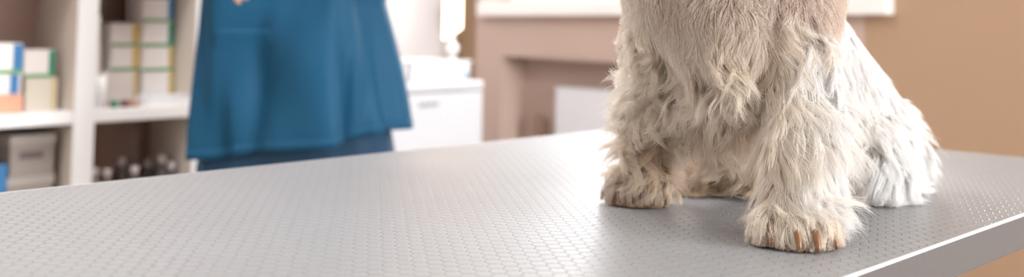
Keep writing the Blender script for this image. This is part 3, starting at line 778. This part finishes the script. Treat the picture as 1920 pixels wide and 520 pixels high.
def xy(px, py, d):                                # half widths for the tunic, from where its edges are
    q = at(px, py, d) - pb; return q.dot(ps_)
# tunic: rings from hem to shoulders
na = 160
xl0, xl1, xr0, xr1 = xy(366, 290, D0), xy(380, 0, D0), xy(762, 230, D0 + .02), xy(712, 0, D0)
print('tunic', xl0, xl1, xr0, xr1)
zl = at(368, 296, D0 - .05).z; zr = at(762, 233, D0 + .05).z; zm = at(575, 279, D0 - .14).z
def tunic(off):
    bm = bmesh.new(); rings = []; NZ = 64
    for j in range(NZ + 1):
        t = j / NZ; ring = []
        for i in range(na):
            a = 2 * math.pi * i / na; ca, sa = math.cos(a), math.sin(a)
            # hem height follows the side it is on
            zh = np.interp(ca, [-1, 0, 1], [zl, zm if sa > 0 else zm + .01, zr])
            z = zh + (1.425 - zh) * t
            L_ = np.interp(z, [.72, 1.07, 1.20, 1.30, 1.38, 1.425], [-xl0 * .825, -xl1 * .97, .195, .20, .21, .185])
            Rr = np.interp(z, [.78, 1.07, 1.20, 1.30, 1.38, 1.425], [xr0 * .945, xr1 * .97, .195, .20, .21, .185])
            dp = np.interp(z, [.72, .95, 1.10, 1.30, 1.40, 1.425], [.165, .155, .14, .14, .115, .085])
            x = (Rr if ca > 0 else L_) * abs(ca) ** .72 * (1 if ca > 0 else -1)
            y = dp * abs(sa) ** .80 * (1 if sa > 0 else -1)
            low = max(0, min(1, (1.15 - z) / .35))
            fr_ = max(0, sa)
            fold = (.020 * math.sin(5 * a + 1.2 + 3 * (z - .8)) + .011 * math.sin(9 * a - 5 * z) + .004 * math.sin(17 * a + 7 * z)) * (.35 + low)
            fold += .007 * fr_ * math.sin(26 * z + 5 * x * 4 + 1) * (1 - low * .3) * math.exp(-((x + .05) / .12) ** 2)
            # deep soft crease near the left edge and at the right side panel
            fold -= .022 * math.exp(-((x - (xl0 + .045)) / .010) ** 2) * fr_ * low
            fold -= .012 * math.exp(-((x - (xr1 - .035)) / .012) ** 2) * fr_
            k = 1 + (fold + off) / max(.08, math.hypot(x, y))
            q = Q(x * k, y * k + (.012 if sa > 0 else 0), z); ring.append(bm.verts.new(q - pb))
        rings.append(ring)
    isl = min(range(na), key=lambda i: abs((rings[0][i].co).dot(ps_) - (xl0 + .047)) + (9 if rings[0][i].co.dot(pf) < 0 else 0))
    for r1, r2 in zip(rings, rings[1:]):
        for i in range(na):
            if i == isl and r1[i].co.z < .872: continue          # open side slit
            bm.faces.new((r1[i], r1[(i + 1) % na], r2[(i + 1) % na], r2[i]))
    return bm, rings
bm, rings = tunic(0)
# shoulders close up to a neckline
prev = rings[-1]
for zz, kx, ky in ((1.445, .11, .065), (1.455, .082, .062)):
    cur = [bm.verts.new(Q(kx * math.cos(2 * math.pi * i / na), ky * math.sin(2 * math.pi * i / na), zz + .01 * abs(math.cos(2 * math.pi * i / na))) - pb) for i in range(na)]
    for i in range(na): bm.faces.new((prev[i], prev[(i + 1) % na], cur[(i + 1) % na], cur[i]))
    prev = cur
top = link('scrub_top', bm, scrub, per, True)
sm = top.modifiers.new('t', 'SOLIDIFY'); sm.thickness = .003
# stitched hem band
bm = bmesh.new(); _, rg2 = tunic(.0012); _.free()
r1, r2 = [], []
bm2, rr = tunic(.0012)
keep = set(rr[0]) | set(rr[1]) | set(rr[2])
bmesh.ops.delete(bm2, geom=[v for v in bm2.verts if v not in keep], context='VERTS'); bm.free()
hb = link('hem', bm2, scrub, top, True); hb.modifiers.new('t', 'SOLIDIFY').thickness = .003
# pockets
def pocket(x0, x1, z0, z1):
    bm = bmesh.new(); n = 12; g_ = []
    bvh = BVHTree.FromPolygons([v.co.copy() for v in top.data.vertices], [list(p.vertices) for p in top.data.polygons])
    for j in range(n + 1):
        row = []
        for i in range(n + 1):
            x = x0 + (x1 - x0) * i / n; z = z0 + (z1 - z0) * j / n
            h_ = bvh.ray_cast(Q(x, .6, z) - pb, -pf)
            row.append(bm.verts.new((h_[0] if h_[0] else Q(x, .16, z) - pb) + pf * (.0018 + .005 * (j / n) ** 3)))
        g_.append(row)
    for j in range(n):
        for i in range(n): bm.faces.new((g_[j][i], g_[j][i + 1], g_[j + 1][i + 1], g_[j + 1][i]))
    o = link('pocket', bm, scrub, top, True); o.modifiers.new('t', 'SOLIDIFY').thickness = .001
pocket(-.16, -.03, .86, 1.01)
# sleeves
for s, w_ in ((-1, hl_w), (1, hr_w)):
    a0 = Q(s * .125, -.01, 1.392) - pb; a1 = Q(s * .238, -.02, 1.16) - pb
    pts = [a0.lerp(a1, t) for t in np.linspace(0, 1, 9)]
    link('sleeve', tube(bmesh.new(), pts, [.062 + .018 * t for t in np.linspace(0, 1, 9)], 28, False), scrub, per, True).modifiers.new('t', 'SOLIDIFY').thickness = .003
# trousers: one shell
tch = [[(Q(-x, 0, z), r), (Q(x, 0, z), r)] for z, x, r in ((.98, .055, .098), (.90, .07, .105), (.82, .085, .118), (.76, .09, .125))]
for s in (-1, 1): tch.append([(Q(s * .08, 0, .88), .105), (Q(s * .09, 0, .80), .12), (Q(s * .105, .0, .70), .120), (Q(s * .112, .0, .55), .100), (Q(s * .115, -.005, .40), .085), (Q(s * .115, -.01, .12), .078)])
tr = soft_body('trousers', tch, .008, trous, Vector((pb.x, pb.y, 0)), 4, per)
dsp = tr.modifiers.new('d', 'DISPLACE'); tx = bpy.data.textures.new('folds', 'CLOUDS'); tx.noise_scale = .12; dsp.texture = tx; dsp.strength = .018
# shoes, hair, face
shoe_m = mat('white_clog', (.75, .75, .75), .4)
for s in (-1, 1):
    soft_body('shoe', [[(Q(s * .10, -.045, .048), .046), (Q(s * .105, .05, .045), .046), (Q(s * .117, .135, .040), .038)]], .006, shoe_m, Vector((pb.x, pb.y, 0)), 4, per)
hair_p = mat('dark_brown_hair', (.06, .035, .02), .5, bump=.5, bscale=300)
soft_body('hair', [[(Q(0, -.015, 1.695), .086), (Q(0, -.035, 1.66), .084), (Q(0, -.055, 1.60), .060)], [(Q(-.055, .01, 1.70), .045), (Q(.055, .01, 1.70), .045)], [(Q(-.035, .05, 1.735), .030), (Q(.035, .05, 1.735), .030)]], .006, hair_p, Vector((pb.x, pb.y, 0)), 6, per)
for s in (-1, 1):
    c_ = Q(s * .031, .079, 1.650) - pb
    bm = bmesh.new(); bmesh.ops.create_uvsphere(bm, u_segments=16, v_segments=10, radius=.0108, matrix=Matrix.Translation(c_)); e = link('eye', bm, white, per, True)
    bm = bmesh.new(); bmesh.ops.create_uvsphere(bm, u_segments=16, v_segments=10, radius=.006, matrix=Matrix.Translation(c_ + pf * .0060)); link('iris', bm, eye_m, e, True)
    link('eyebrow', tube(bmesh.new(), [Q(s * .016, .090, 1.672) - pb, Q(s * .032, .088, 1.677) - pb, Q(s * .047, .076, 1.672) - pb], [.003, .0035, .002], 8), hair_p, per, True)
link('lips', tube(bmesh.new(), [Q(-.024, .080, 1.575) - pb, Q(0, .0915, 1.576) - pb, Q(.024, .080, 1.575) - pb], [.003, .0055, .003], 10), mat('lips', (.5, .2, .17), .4), per, True)
